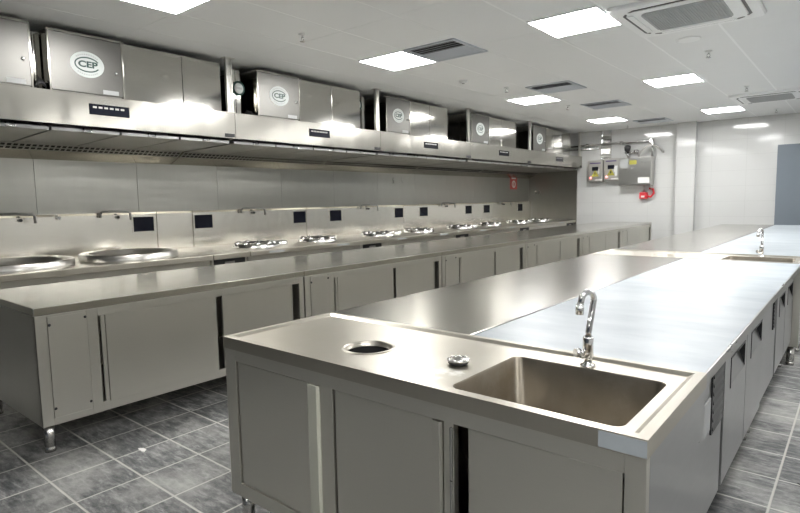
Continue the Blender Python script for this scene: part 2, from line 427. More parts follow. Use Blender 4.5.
def ac_proto():
    t = thing('ceiling_air_conditioner', '', 'air conditioner', (0, 0, ZC), 'white cassette air conditioners')
    h = .485
    b = MB()
    b.ring_loft([rrect(-h, h, -h, h, 0, .05), rrect(-h, h, -h, h, -.022, .05), rrect(-h + .012, h - .012, -h + .012, h - .012, -.032, .05),
                 rrect(-h + .19, h - .19, -h + .19, h - .19, -.036, .06)], cap='end')
    b.build('fascia', 'acwhite', t)
    s = MB()
    for ang in range(4):
        pts = [(-.30, -.405), (.30, -.405), (.345, -.375), (.33, -.365), (.28, -.385), (-.28, -.385), (-.33, -.365), (-.345, -.375)]
        ca, sa = math.cos(ang * PI / 2), math.sin(ang * PI / 2)
        s.prism([(x * ca - y * sa, x * sa + y * ca) for x, y in pts], 2, -.0365, -.030)
    s.build('air_slots', 'black', t)
    fl = MB()
    for ang in range(4):
        pts = [(-.29, -.383), (.29, -.383), (.27, -.335), (-.27, -.335)]
        ca, sa = math.cos(ang * PI / 2), math.sin(ang * PI / 2)
        fl.prism([(x * ca - y * sa, x * sa + y * ca) for x, y in pts], 2, -.042, -.034)
    fl.build('air_flaps', 'acwhite', t, bevel=.002)
    g = MB(); q = .285
    g.ring_loft([rrect(-q, q, -q, q, -.034, .06), rrect(-q, q, -q, q, -.042, .06)], cap='end')
    for k in range(28):
        x = -q + .02 + k * (2 * q - .04) / 27
        g.box(x - .003, x + .003, -q + .02, q - .02, -.047, -.041)
    g.build('return_grille', 'acgrey', t)
    return t
ap = ac_proto()
ap.location = (-1.165, 5.06, ZC); ap['label'] = 'large white cassette air conditioner with grey grille at the top edge of the photo'
dup(ap, (-1.165, 10.22, ZC), 'farther white cassette air conditioner in front of the tiled end wall')

def sprink_proto():
    t = thing('fire_sprinkler', '', 'sprinkler', (0, 0, ZC), 'pendent sprinklers in the ceiling')
    MB().lathe((0, 0, 0), [(0, 0), (.034, 0), (.036, -.006), (.014, -.014), (.0, -.014)], 16).build('escutcheon', 'white', t)
    b = MB(); b.tube([(0, 0, -.01), (0, 0, -.032)], .009, 8)
    for s in (-1, 1): b.tube([(s * .012, 0, -.03), (s * .015, 0, -.045), (s * .004, 0, -.062)], .004, 6)
    b.lathe((0, 0, -.062), [(0, 0), (.024, 0), (.024, -.003), (0, -.003)], 12)
    b.build('sprinkler_head', 'chrome', t)
    return t
sp = sprink_proto()
for i, (x, y, l) in enumerate([(-3.88, 3.40, 'sprinkler nearest the camera, above the first hood gap'),
                               (-3.74, 6.80, 'sprinkler just beyond the nearest air vent'),
                               (-1.31, 6.61, 'sprinkler just behind the near air conditioner'),
                               (-1.32, 9.1, 'sprinkler just in front of the far air conditioner'),
                               (-1.26, 11.85, 'sprinkler behind the far air conditioner by the end wall'),
                               (-3.76, 8.85, 'sprinkler beside the third louvred vent'),
                               (-3.85, 12.1, 'sprinkler farthest away, left of the last vent')]):
    o = sp if i == 0 else dup(sp, (0, 0, 0)); o.location = (x, y, ZC); o['label'] = l
tag(MB().lathe((0, 0, 0), [(0, 0), (.105, 0), (.105, -.006), (.09, -.010), (.0, -.010)], 28).build('ceiling_speaker', 'acwhite', loc=(-1.36, 5.98, ZC)),
    'flat round white cover on the ceiling behind the near air conditioner', 'ceiling cover')
sd = thing('smoke_detector', 'small white smoke detector on the ceiling near the second hood', 'smoke detector', (-3.93, 6.05, ZC))
MB().lathe((0, 0, 0), [(0, 0), (.055, 0), (.055, -.012), (.04, -.03), (.0, -.032)], 20).build('housing', 'white', sd)
MB().lathe((0, 0, -.03), [(0, 0), (.018, 0), (.016, -.008), (0, -.008)], 12).build('sensor_cap', 'acgrey', sd)

# ------------------------------------------------------------------ shared bits
def leg_mb(x, y, h, r=.026):
    m = MB(); m.lathe((x, y, 0), [(0, 0), (r * 1.05, 0), (r * 1.05, .02), (r * .92, .024), (r * .92, .034), (r, .036), (r, h), (0, h)], 16)
    return m

# ------------------------------------------------------------------ left cabinet tables
TX, TL, TD = -3.32, 1.847, 1.0     # front plane, unit length, depth
def table_proto():
    t = thing('cabinet_table', '', 'cabinet table', (TX, 0, 0), 'steel cabinet tables in the left row')
    L, D = TL, TD
    m = MB(); m.box(-D, 0, .001, L - .001, .757, .80); m.build('worktop', 'tabletop', t, bevel=.003)
    f = MB()
    f.box(-D + .015, -.012, .006, .018, .15, .757)                     # side sheets
    f.box(-D + .015, -.012, L - .018, L - .006, .15, .757)
    f.box(-D + .015, -D + .027, .018, L - .018, .15, .757)             # back sheet
    f.box(-D + .027, -.012, .018, L - .018, .15, .165)                 # bottom sheet
    f.box(-.03, -.006, .006, .062, .15, .757)                          # stiles and rails of the front
    f.box(-.03, -.006, .262, .318, .15, .757)
    f.box(-.03, -.006, L - .05, L - .006, .15, .757)
    f.box(-.03, -.006, .318, L - .05, .708, .757)
    f.box(-.03, -.0105, .318, L - .05, .15, .205)
    f.box(-.03, -.006, .062, .262, .15, .188); f.box(-.03, -.006, .062, .262, .745, .757)
    f.build('cabinet_frame', 'front', t, bevel=.0015)
    MB().box(-.016, -.008, .335, .356, .206, .707).build('track_post', 'front', t)
    p = MB().box(-.010, -.003, .064, .260, .190, .743).build('access_panel', 'front', t, bevel=.001)
    for y, z in ((.072, .70), (.252, .715), (.072, .24), (.252, .23)):
        MB().lathe((-.003, y, z), [(0, .004), (.006, .004), (.008, 0)], 10, axis=0).build('screw', 'black', p)
    for y0, y1, x in ((.360, 1.078, -.010), (1.136, 1.742, -.027)):
        dd = MB().box(x - .016, x, y0, y1, .195, .715).build('sliding_door', 'front', t, bevel=.002)
        e = MB(); e.box(x - .001, x + .004, y0, y0 + .010, .197, .713) if x > -.02 else e.box(x - .001, x + .004, y1 - .010, y1, .197, .713)
        e.build('edge_pull', 'front', dd)
    for x in (-.05, -D + .05):
        for y in (.045, L - .045): leg_mb(x, y, .15).build('leg', 'leg', t)
    return t
tp = table_proto()
tl = ['cabinet table at the near end of the left row, dark end panel showing', 'second cabinet table of the left row, behind the near sink corner',
      'third cabinet table of the left row, behind the steel worktop', 'fourth cabinet table of the left row, opposite the middle wok burners',
      'fifth cabinet table of the left row, opposite the last wok burners', 'last cabinet table of the left row, near the tiled end wall']
for i in range(6):
    o = tp if i == 0 else dup(tp, (0, 0, 0)); o.location = (TX, 1.0 + i * 1.848, 0)
    if i: o.location.y = 1.0 + 1.0 * i * 1.848
    o['label'] = tl[i]

# ------------------------------------------------------------------ island: sink cabinets
IX0, IX1, IY0, IY1 = -1.955, -.337, 1.242, 1.835
def sink_unit(name, label, oy, right_y1, stain):
    y0, y1 = 0.0, IY1 - IY0
    t = thing(name, label, 'sink cabinet', (0, oy, 0), 'island sink cabinets')
    # countertop with raised rim, a rectangular and a round opening
    m = MB()
    def rect(i, z): return [(IX1 - i, y1 - i, z), (IX0 + i, y1 - i, z), (IX0 + i, y0 + i, z), (IX1 - i, y0 + i, z)]
    R = m.ring_loft([rect(.012, .757), rect(0, .757), rect(0, .802), rect(.026, .803), rect(.042, .794)])
    inner = R[-1]
    sk = rrect(-.897, -.408, .052, .455, .794, .03)
    hc = (-1.382, .238)
    hole = [(hc[0] + .088 * math.cos(2 * PI * k / 32), hc[1] + .088 * math.sin(2 * PI * k / 32), .794) for k in range(32)]
    es = []
    for k in range(4): es.append(m.bm.edges.get((inner[k], inner[(k + 1) % 4])))
    for lp_ in (sk, hole):
        v = [m.bm.verts.new(p) for p in lp_]
        for k in range(len(v)): es.append(m.bm.edges.new((v[k], v[(k + 1) % len(v)])))
    bmesh.ops.triangle_fill(m.bm, edges=es, use_beauty=True, normal=(0, 0, 1))
    ct = m.build('countertop', stain, t)
    if stain == 'top_stain':
        MB().box(-.445, IX1 - .001, -.0012, .002, .760, .798).build('film_remnant', 'tape', ct)
    # bowl
    b = MB()
    b.ring_loft([rrect(-.897, -.408, .052, .455, .7945, .03), rrect(-.893, -.412, .056, .451, .787, .03), rrect(-.885, -.420, .064, .443, .60, .04),
                 rrect(-.868, -.437, .081, .426, .568, .05), rrect(-.70, -.62, .22, .30, .558, .03)], cap='end', smooth=True)
    bo = b.build('sink_bowl', 'bowl', t)
    MB().lathe((-.66, .26, .559), [(0, 0), (.03, 0), (.042, .004), (.046, .0)], 20).build('bowl_drain', 'chrome', bo)
    MB().lathe((hc[0], hc[1], .794), [(.100, .0005), (.098, .003), (.088, .003), (.085, -.002), (.085, -.016), (.080, -.016)], 36).build('drain_collar', 'top', t)
    MB().lathe((hc[0], hc[1], .794), [(.084, -.017), (.082, -.25), (0, -.25)], 28).build('hole_shade_liner', 'dark', t)  # black liner added to paint the darkness inside the open hole
    # cabinet
    f = MB()
    f.box(IX0 + .006, IX0 + .018, y0 + .012, y1 - .006, .15, .757)
    MB().box(IX1 - .018, IX1 - .002, y0 + .0305, y1 - .003, .15, .757).build('side_panel', 'fridge', t, bevel=.001)
    f.box(IX0 + .018, IX1 - .018, y1 - .018, y1 - .006, .15, .757)
    f.box(IX0 + .018, IX1 - .018, y0 + .012, y1 - .018, .15, .165)
    fy = (y0 + .004, y0 + .03)
    f.box(IX0 + .004, -1.882, *fy, .15, .757); f.box(-.386, IX1 - .002, *fy, .15, .757)
    f.box(-1.882, -.386, *fy, .710, .757); f.box(-1.882, -.386, *fy, .15, .205)
    f.box(-1.400, -1.338, fy[0] + .004, fy[1], .205, .710)
    f.box(-.884, -.850, fy[0] + .002, fy[1], .205, .710)
    f.build('cabinet_frame', 'front', t, bevel=.0015)
    for n, (a, bb, yy, pull) in enumerate(((-1.876, -1.402, .010, 1), (-1.330, -.890, .012, 1), (-.806, -.392, .012, 0))):
        dd = MB().box(a, bb, yy, yy + .018, .207, .706).build('sliding_door', 'front', t, bevel=.002)
        if pull:
            wd = .058 if n == 0 else .036
            MB().prism([(bb - wd, yy), (bb - wd + .006, yy - .010), (bb - .006, yy - .012), (bb, yy - .002), (bb, yy + .004)], 2, .21, .706).build('edge_pull', 'pale' if n == 0 else 'front', dd)
    pf = MB(); pf.box(-.862, -.852, fy[0] - .004, fy[0] + .02, .207, .700); pf.build('door_track_post', 'side', t, bevel=.004)
    for x in (IX0 + .05, IX1 - .05):
        for y in (.05, y1 - .05): leg_mb(x, y, .15).build('leg', 'leg', t)
    return t

def top_with_stain():
    m = M['top'].copy(); m.name = 'sink_top_steel'; nt = m.node_tree; b = nt.nodes['Principled BSDF']
    # dried white splash beside the bowl
    tc = N(nt, 'ShaderNodeTexCoord')
    sub = N(nt, 'ShaderNodeVectorMath', operation='SUBTRACT'); nt.links.new(tc.outputs['Object'], sub.inputs[0]); sub.inputs[1].default_value = (-1.03, .15, .794)
    sc_ = N(nt, 'ShaderNodeVectorMath', operation='MULTIPLY'); nt.links.new(sub.outputs[0], sc_.inputs[0]); sc_.inputs[1].default_value = (7, 12, 1)
    ln = N(nt, 'ShaderNodeVectorMath', operation='LENGTH'); nt.links.new(sc_.outputs[0], ln.inputs[0])
    nz = N(nt, 'ShaderNodeTexNoise'); nz.inputs['Scale'].default_value = 22; nz.inputs['Detail'].default_value = 6; nt.links.new(tc.outputs['Object'], nz.inputs['Vector'])
    a = N(nt, 'ShaderNodeMath', operation='SUBTRACT'); nt.links.new(nz.outputs['Fac'], a.inputs[0])
    k = N(nt, 'ShaderNodeMath', operation='MULTIPLY'); nt.links.new(ln.outputs['Value'], k.inputs[0]); k.inputs[1].default_value = .4; nt.links.new(k.outputs[0], a.inputs[1])
    r = N(nt, 'ShaderNodeMapRange'); r.inputs['From Min'].default_value = .22; r.inputs['From Max'].default_value = .40; r.inputs['To Max'].default_value = .75
    nt.links.new(a.outputs[0], r.inputs['Value'])
    old = b.inputs['Base Color'].links[0].from_socket
    mx = N(nt, 'ShaderNodeMix', data_type='RGBA'); mx.inputs[7].default_value = (.85, .84, .80, 1)
    nt.links.new(r.outputs['Result'], mx.inputs[0]); nt.links.new(old, mx.inputs[6]); nt.links.new(mx.outputs[2], b.inputs['Base Color'])
    inv = N(nt, 'ShaderNodeMath', operation='SUBTRACT'); inv.inputs[0].default_value = 1; nt.links.new(r.outputs['Result'], inv.inputs[1])
    nt.links.new(inv.outputs[0], b.inputs['Metallic'])
    return m
M['top_stain'] = top_with_stain()
sink_unit('sink_cabinet', 'steel sink cabinet at the near end of the island, large bowl and round hole', IY0, IY1, 'top_stain')
sink_unit('sink_cabinet', 'farther steel sink cabinet set across the middle of the island', 5.175, 5.768, 'top')

def faucet(label, x, y, z, h, lean=0.):
    t = thing('faucet', label, 'faucet', (x, y, z), 'gooseneck sink faucets')
    MB().lathe((0, 0, 0), [(0, 0), (.024, 0), (.024, .006), (.013, .010), (.013, .03), (.0165, .032), (.0165, .092), (.0145, .096), (0, .096)], 20).build('faucet_base', 'chrome', t)
    k = MB(); k.tube([(-.008, -.008, .045), (-.020, -.024, .045)], .010, 12); k.tube([(-.019, -.022, .045), (-.028, -.034, .046)], [.016, .014], 12)
    k.build('valve_knob', 'chrome', t)
    g = MB(); pts = [(0, 0, .09), (.001, .001, .11), (lean * .77, lean * .64, h - .03)]
    r = .026
    for a in range(0, 190, 15):
        q = math.radians(a); d = r - r * math.cos(q)
        pts.append((lean * .77 - d * .42, lean * .64 - d * .91, h - .03 + r * math.sin(q)))
    d = 2 * r; pts.append((lean * .77 - d * .42 - .002, lean * .64 - d * .91 - .004, h - .045))
    g.tube(pts, .0098, 12); g.build('gooseneck_spout', 'chrome', t)
    e = MB(); ax, ay = lean * .77 - d * .42, lean * .64 - d * .91; e.tube([(ax - .002, ay - .004, h - .04), (ax - .003, ay - .006, h - .072)], .0125, 14); e.build('aerator', 'chrome', t)
    return t
faucet('chrome gooseneck faucet behind the large near sink bowl', -.655, 1.722, .794, .245, .016)
faucet('small distant chrome gooseneck faucet at the island\'s second sink', -.66, 5.675, .794, .245)
# strainer lying beside the bowl
st = thing('sink_strainer', 'small round metal strainer lying between the round hole and the sink bowl', 'sink strainer', (-1.0, 1.50, .794))
MB().lathe((0, 0, 0), [(0, 0), (.030, 0), (.034, .006), (.034, .012), (0, .012)], 24).build('rubber_seal', 'black', st)
q = MB(); q.lathe((0, 0, .012), [(.0, .0), (.037, .0), (.038, .004), (.030, .008), (.012, .009), (.008, .016), (0, .017)], 24)
for k in range(9):
    a = 2 * PI * k / 9; q.lathe((.032 * math.cos(a), .032 * math.sin(a), .016), [(0, .006), (.005, .004), (.006, 0)], 8)
q.build('basket_top', 'cast', st)
tag(MB().box(-.02, .02, -.011, .011, 0, .003).build('screw_clip', 'chrome', loc=(-1.375, 5.43, .794), bevel=.001), 'small metal bits left on the far sink cabinet\'s drain side', 'metal bit')

# ------------------------------------------------------------------ island: steel worktables and fridge counters
def work_table(label, y0, y1):
    t = thing('work_table', label, 'work table', (0, y0, 0), 'plain steel worktables of the island')
    L = y1 - y0
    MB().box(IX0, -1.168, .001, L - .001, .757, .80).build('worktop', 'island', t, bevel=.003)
    f = MB(); f.box(IX0 + .02, IX0 + .035, .01, L - .01, .15, .757); f.box(-1.19, -1.175, .01, L - .01, .15, .757)
    f.box(IX0 + .035, -1.19, .01, .025, .15, .757); f.box(IX0 + .035, -1.19, L - .025, L - .01, .15, .757); f.box(IX0 + .035, -1.19, .025, L - .025, .15, .165)
    f.build('cabinet_body', 'front', t, bevel=.0015)
    n = max(2, round(L / .85))
    for k in range(n):
        a = .04 + k * (L - .08) / n
        MB().box(IX0 + .002, IX0 + .02, a + .01, a + (L - .08) / n - .01, .20, .71).build('sliding_door', 'front', t, bevel=.002)
    for x in (IX0 + .06, -1.23):
        for y in (.05, L - .05): leg_mb(x, y, .15).build('leg', 'leg', t)
    return t
work_table('bare steel worktable beside the white film counter, behind the near sink cabinet', 1.838, 5.172)
work_table('bare steel worktable at the far end of the island beyond the second sink', 5.772, 11.5)

FX = -.385
def fridge(label, y0, y1, mod, doors, vent, zb, panel=None):
    t = thing('fridge_counter', label, 'fridge counter', (0, y0, 0), 'undercounter fridges under white film')
    L = y1 - y0
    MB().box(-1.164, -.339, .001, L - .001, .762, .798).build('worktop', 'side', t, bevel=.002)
    f = MB(); n, k = 24, 10
    V = [[f.bm.verts.new((-1.160 + (1.160 - .345) * i / k, .0015 + (L - .003) * j / n, .7985 + .0013 * random.random())) for j in range(n + 1)] for i in range(k + 1)]
    for i in range(k):
        for j in range(n):
            q = f.bm.faces.new([V[i][j], V[i + 1][j], V[i + 1][j + 1], V[i][j + 1]]); q.smooth = True
    fl = f.build('protective_film', 'film', t); fl['label'] = 'white protective film on the worktop'
    b = MB(); b.box(-1.14, FX - .045, .006, L - .006, zb, .762)
    b.box(FX - .045, FX - .004, .006, mod - y0 - .012, zb, .745)
    b.build('fridge_body', 'fridge', t, bevel=.003)
    for a, c in doors:
        a -= y0; c -= y0
        h0, h1 = a + .13, c - .045
        z0, z1 = .555, .665
        d = MB()
        d.box(FX - .04, FX, a, h0, zb + .012, .748); d.box(FX - .04, FX, h1, c, zb + .012, .748)
        d.box(FX - .04, FX, h0, h1, zb + .012, z0); d.box(FX - .04, FX, h0, h1, z1, .748)
        d = d.build('door', 'fridge', t)
        MB().prism([(FX - .0005, z0), (FX - .039, z1), (FX - .044, z1), (FX - .044, z0)], 1, h0, h1).build('pull_pocket', 'fridge', d)
        h = MB()
        h.prism([(FX + .001, z0 + .002), (FX + .001, z1), (FX - .038, z1)], 1, h1 - .006, h1 - .0005)
        h.box(FX - .001, FX + .0025, h0 - .011, h0 - .001, z0 - .01, z1 + .008); h.box(FX - .001, FX + .0025, h0 - .001, h1, z1 + .001, z1 + .008)
        h.build('pull_frame', 'black', d)
    a, c, z0, z1 = vent
    g = MB(); g.box(FX - .004, FX + .002, a - y0, c - y0, z0, z1)
    nn = 7
    for k2 in range(nn):
        z = z0 + .015 + k2 * (z1 - z0 - .03) / nn
        g.prism([(FX + .002, z), (FX + .005, z - .003), (FX + .005, z + .003), (FX + .002, z + .016)], 1, a - y0 + .01, c - y0 - .01)
    g.build('vent_grille', 'black', t)
    if panel:
        a, c, z0, z1 = panel
        MB().box(FX - .004, FX + .003, a - y0, c - y0, z0, z1).build('grey_plate', 'acgrey', t, bevel=.002)  # plain grey plate on the front beside the vent
    for x in (-1.09, FX - .07):
        for y in (.06, L - .06): leg_mb(x, y, zb, .022).build('leg', 'leg', t)
    return t
fridge('nearest undercounter fridge under white film, beside the near sink, with a black vent', 1.838, 3.515, 2.43, [(2.44, 2.962), (2.975, 3.505)], (2.20, 2.405, .47, .725), .17, (1.96, 2.17, .50, .62))
fridge('second undercounter fridge under white film, just before the far sink cabinet', 3.518, 5.172, 4.13, [(4.14, 4.625), (4.64, 5.16)], (3.95, 4.10, .52, .71), .19)
fridge('fridge counter under white film just beyond the far sink cabinet', 5.772, 7.68, 6.4, [(6.41, 7.03), (7.045, 7.66)], (6.15, 6.35, .47, .72), .19)
fridge('fridge counter under white film, middle one beyond the far sink', 7.683, 9.59, 8.3, [(8.31, 8.93), (8.945, 9.57)], (8.05, 8.25, .47, .72), .19)
fridge('last fridge counter under white film, at the far end of the island', 9.593, 11.5, 10.2, [(10.21, 10.83), (10.845, 11.48)], (9.95, 10.15, .47, .72), .19)

# ------------------------------------------------------------------ cooking line along the left wall
RX, BX = -5.18, -6.33     # range front lip, backsplash face
def range_shell(t, L, top=True):
    s = MB(); s.box(BX - .02, RX, .001, L - .001, .745, .80); s.build('range_top', 'top', t, bevel=.004)
    b = MB(); b.box(BX - .02, RX - .06, .004, L - .004, .15, .745)
    b.build('range_body', 'front', t, bevel=.002)
    k = MB(); k.prism([(BX, .80), (BX, 1.225), (BX + .012, 1.25), (BX - .055, 1.25), (BX - .055, .80)], 1, .001, L - .001)
    k.build('backsplash', 'splash', t, bevel=.002)
    for x in (BX + .06, RX - .12):
        for y in (.06, L - .06): leg_mb(x, y, .15).build('leg', 'leg', t)
def screen(t, y0, y1):
    s = MB().box(BX - .002, BX + .006, y0, y1, 1.03, 1.195).build('control_screen', 'screen', t, bevel=.002)
    MB().box(BX - .002, BX + .004, y0 - .012, y1 + .012, 1.018, 1.207).build('screen_bezel', 'splash', s)
def swing_tap(t, y, dy=.27):
    a = MB(); a.lathe((BX + .03, y, 1.20), [(0, 0), (.014, 0), (.014, .05), (0, .05)], 12)
    a.tube([(BX + .03, y, 1.24), (BX + .04, y + .02, 1.262), (BX + .09, y + dy * .5, 1.264), (BX + .14, y + dy, 1.255), (BX + .145, y + dy + .015, 1.24), (BX + .147, y + dy + .018, 1.17)], .013, 10)
    a.build('swing_tap', 'darkchrome', t)
    MB().tube([(BX + .002, y + dy * .75, 1.20), (BX + .03, y + dy * .75, 1.20)], .016, 12).build('tap_valve', 'black', t)
def wok_burner(t, y, x=-5.75, side=True):
    c = (x, y, .80)
    b = MB(); b.lathe(c, [(.262, 0), (.255, .028), (.225, .045), (.205, .050), (.185, .040), (.175, .015)], 36)
    for k in range(9):
        a = 2 * PI * k / 9 + .2; p = (c[0] + .215 * math.cos(a), c[1] + .215 * math.sin(a), .84)
        b.lathe(p, [(0, .026), (.026, .024), (.040, .014), (.044, 0)], 12)
    bo = b.build('burner_ring', 'cast', t)
    MB().lathe(c, [(.192, .052), (.165, .044), (.10, .02), (0, .01)], 28).build('burner_bowl', 'dark', bo)
    if side:
      s = MB(); s.lathe((x + .07, y + .34, .80), [(.085, 0), (.085, .04), (.070, .052), (.055, .05), (.05, .03), (0, .025)], 22)
      s.build('side_burner', 'cast', t)
def range_front(t, L):
    for a, b in ((.25, .47), (L - .50, L - .28)): MB().box(RX - .004, RX + .003, a, b, .765, .785).build('name_plate', 'acgrey', t)
def boiler_range():
    t = thing('boiler_range', 'steel boiler range with two wide sunken cooking pans at the left photo edge', 'cooking range', (0, .96, 0))
    L = 2.27; range_shell(t, L)
    for y in (.66, 1.66):
        p = MB(); p.lathe((-5.72, y, .80), [(.455, 0), (.455, .058), (.445, .065), (.41, .062), (.395, .045), (.36, -.02), (.25, -.045), (0, -.05)], 56)
        p.build('cooking_pan', 'pan', t)
    screen(t, 2.0, 2.235); screen(t, .10, .33); swing_tap(t, .70); swing_tap(t, 1.64, .25)
    MB().tube([(BX, 1.23, 1.21), (BX + .035, 1.24, 1.21)], .018, 12).build('tap_valve', 'chrome', t)
    return t
boiler_range()
P = 2.268
def wok_range():
    t = thing('wok_range', '', 'wok range', (0, 3.69, 0), 'double wok ranges along the left wall')
    L = 1.815; range_shell(t, L)
    wok_burner(t, .475); wok_burner(t, 1.50, side=False)
    screen(t, .02, .265); screen(t, 1.57, 1.80); swing_tap(t, .68); range_front(t, L)
    return t
def filler(L=.446):
    t = thing('filler_cabinet', '', 'filler cabinet', (0, 3.236, 0), 'narrow steel cabinets between the ranges')
    range_shell(t, L)
    d = MB().box(RX - .135, RX - .055, .03, L - .03, .665, .742).build('grease_tray', 'black', t, bevel=.002)
    MB().box(RX - .057, RX - .05, .16, .28, .69, .71).build('tray_pull', 'side', d)
    return t
fp = filler(); fp['label'] = 'narrow steel cabinet between the boiler range and first wok range'
for i, l in enumerate(['narrow steel cabinet between the first and second wok ranges', 'narrow steel cabinet between the second and third wok ranges',
                       'narrow steel cabinet between the third and fourth wok ranges']):
    dup(fp, (0, 3.236 + P * (i + 1) + .008, 0), l)
fe = filler(.418); fe['label'] = 'narrow steel cabinet at the far end of the cooking line, against the steel end wall'; fe.location.y = 12.314
wp = wok_range(); wp['label'] = 'wok range nearest the boiler range, two burners in view'
for i, l in enumerate(['second wok range away from the boiler range', 'third wok range away from the boiler range', 'farthest wok range, close to the end wall']):
    dup(wp, (0, 3.69 + P * (i + 1), 0), l)
# red no-smoking style sign on the steel wall
sg = thing('wall_sign', 'small red sign on the steel wall under the last hoods', 'sign', (XL + .01, 11.96, 1.69))
MB().box(0, .006, -.17, .17, -.15, .15).build('sign_plate', 'redsign', sg, bevel=.003)
q = MB(); q.lathe((.006, -.0, -.03), [(.085, 0), (.085, .003), (.062, .003), (.062, 0)], 24, axis=0); q.box(.006, .009, -.10, .10, .09, .115); q.box(.006, .009, -.012, .012, -.09, .03)
q.build('sign_print', 'paper', sg)

# ------------------------------------------------------------------ hoods
HX, HB, HT = -5.05, 1.995, 2.258
def hood(label, y0, y1, dsp, lit=False):
    t = thing('range_hood', label, 'range hood', (0, y0, 0), 'long extractor hoods above the cooking line')
    L = y1 - y0
    c = MB(); W = XL + .012
    c.box(HX - .012, HX, .001, L - .001, HB, HT)                                  # fascia
    c.box(W, HX - .012, .001, L - .001, HT - .01, HT)                             # roof
    for a, b in ((.001, .012), (L - .012, L - .001)):                              # side cheeks
        c.prism([(HX - .012, HB), (HX - .012, HT - .01), (W, HT - .01), (W, 1.80), (-6.2, 1.875), (-6.10, 1.925)], 1, a, b)
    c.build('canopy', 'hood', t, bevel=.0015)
    n = max(2, round((L - .03) / .53)); wd = (L - .03) / n
    for k in range(n):
        a, b = .015 + k * wd + .010, .015 + (k + 1) * wd - .010
        f = MB(); f.prism([(-5.13, 1.950), (-5.13, 1.978), (-6.095, 1.955), (-6.095, 1.927)], 1, a, b)
        f = f.build('filter_panel', 'filter', t, bevel=.002)
        h = MB(); yc = (a + b) / 2
        h.tube([(-5.12, yc - .03, 1.985), (-5.12, yc - .03, 1.955), (-5.11, yc + .03, 1.955), (-5.11, yc + .03, 1.985)], .006, 8)
        h.build('filter_handle', 'chrome', f)
    p = MB(); p.prism([(-6.095, 1.925), (-6.10, 1.942), (-6.205, 1.892), (-6.20, 1.875)], 1, .012, L - .012)
    k = 0; y = .03
    while y < L - .06:                                                              # two rows of slots
        for u in (.25, .72):
            x = -6.095 - .105 * u; z = 1.925 - .05 * u
            p.prism([(x + .016, z + .0065), (x + .016, z + .0085 - .003), (x - .016, z - .0095), (x - .016, z - .0070)], 1, y, y + .034, 1)
        y += .052
    p.build('perforated_strip', ['filter', 'dark'], t)
    g = MB(); g.prism([(-6.20, 1.875), (-6.20, 1.888), (W, 1.820), (W, 1.802)], 1, .001, L - .001); g.build('grease_gutter', 'hood', t)
    a, b = dsp[0] - y0, dsp[1] - y0
    d = MB().box(HX - .004, HX + .004, a, b, 2.095, 2.185).build('display', 'screen', t, bevel=.002)
    e = MB()
    for i in range(6):
        yy = a + .03 + i * (b - a - .06) / 6
        e.box(HX + .004, HX + .005, yy, yy + (b - a) / 11, 2.150, 2.165)
    e.build('display_print', 'boxgrey', d)
    MB().box(HX - .002, HX + .003, L - .125, L - .012, 2.005, 2.04).build('maker_plate', 'black', t)
    return t
HB_Y = [1.20, 3.478, 5.745, 7.99, 10.156, 12.725]
hood('range hood that carries the line on beyond the left photo edge', -1.07, 1.197, (-.2, .12))
HL = ['nearest range hood, at the top left, its display glaring white', 'second range hood from the camera, between the first two ceiling hangers',
      'third range hood from the camera, above the second wok range', 'fourth range hood from the camera', 'farthest range hood, ending beside the tiled wall']
for i, d in enumerate([(2.055, 2.39), (4.48, 4.81), (6.71, 7.06), (8.92, 9.28), (11.31, 11.67)]):
    hood(HL[i], HB_Y[i], HB_Y[i + 1] - .003, d)

def cep(parent, y, z, x, s=1.0, kind='purifier_sticker'):
    o = MB()
    o.ring_loft([[(x, y + .135 * s * math.cos(2 * PI * k / 40), z + .105 * s * math.sin(2 * PI * k / 40)) for k in range(40)],
                 [(x + .002, y + .135 * s * math.cos(2 * PI * k / 40), z + .105 * s * math.sin(2 * PI * k / 40)) for k in range(40)]], cap='end')
    st_ = o.build('round_sticker', 'sticker', parent)
    r, rl = MB(), MB()
    ks = [k for k in range(5, 45)]
    n0 = 40
    def el(a, b, k, dx): return (x + dx, y + a * s * math.cos(2 * PI * k / n0), z + b * s * math.sin(2 * PI * k / n0))
    for k in range(3, 37):                       # an open oval, the gap on the right beside the P
        p = [el(.101, .062, k, .002), el(.101, .062, k + 1, .002), el(.091, .052, k + 1, .002), el(.091, .052, k, .002)]
        qv = [r.bm.verts.new(v) for v in p] + [r.bm.verts.new((v[0] + .0012, v[1], v[2])) for v in p]
        for idx in ((4, 5, 6, 7), (0, 1, 5, 4), (2, 3, 7, 6)): r.bm.faces.new([qv[i] for i in idx])
    # rim lettering too small to read, as short dashes
    for sg_, n in ((1, 11), (-1, 10)):
        for i in range(n):
            a = PI / 2 * sg_ + (i - (n - 1) / 2) * .16
            cy, cz = y + .112 * s * math.cos(a), z + .082 * s * math.sin(a)
            rl.box(x + .002, x + .0028, cy - .005 * s, cy + .004 * s, cz - .0045 * s, cz + .0045 * s)
    r.build('sticker_ring', 'green', st_)
    rl.build('rim_lettering', 'acgrey', st_)
    text_mesh('sticker_letters', 'CEP', .068 * s, 'green', st_, Matrix.Translation((x + .0022, y + .004 * s, z)) @ FACE_X @ Matrix.Diagonal((1.3, 1, 1, 1)), bold=.0025)
    return st_

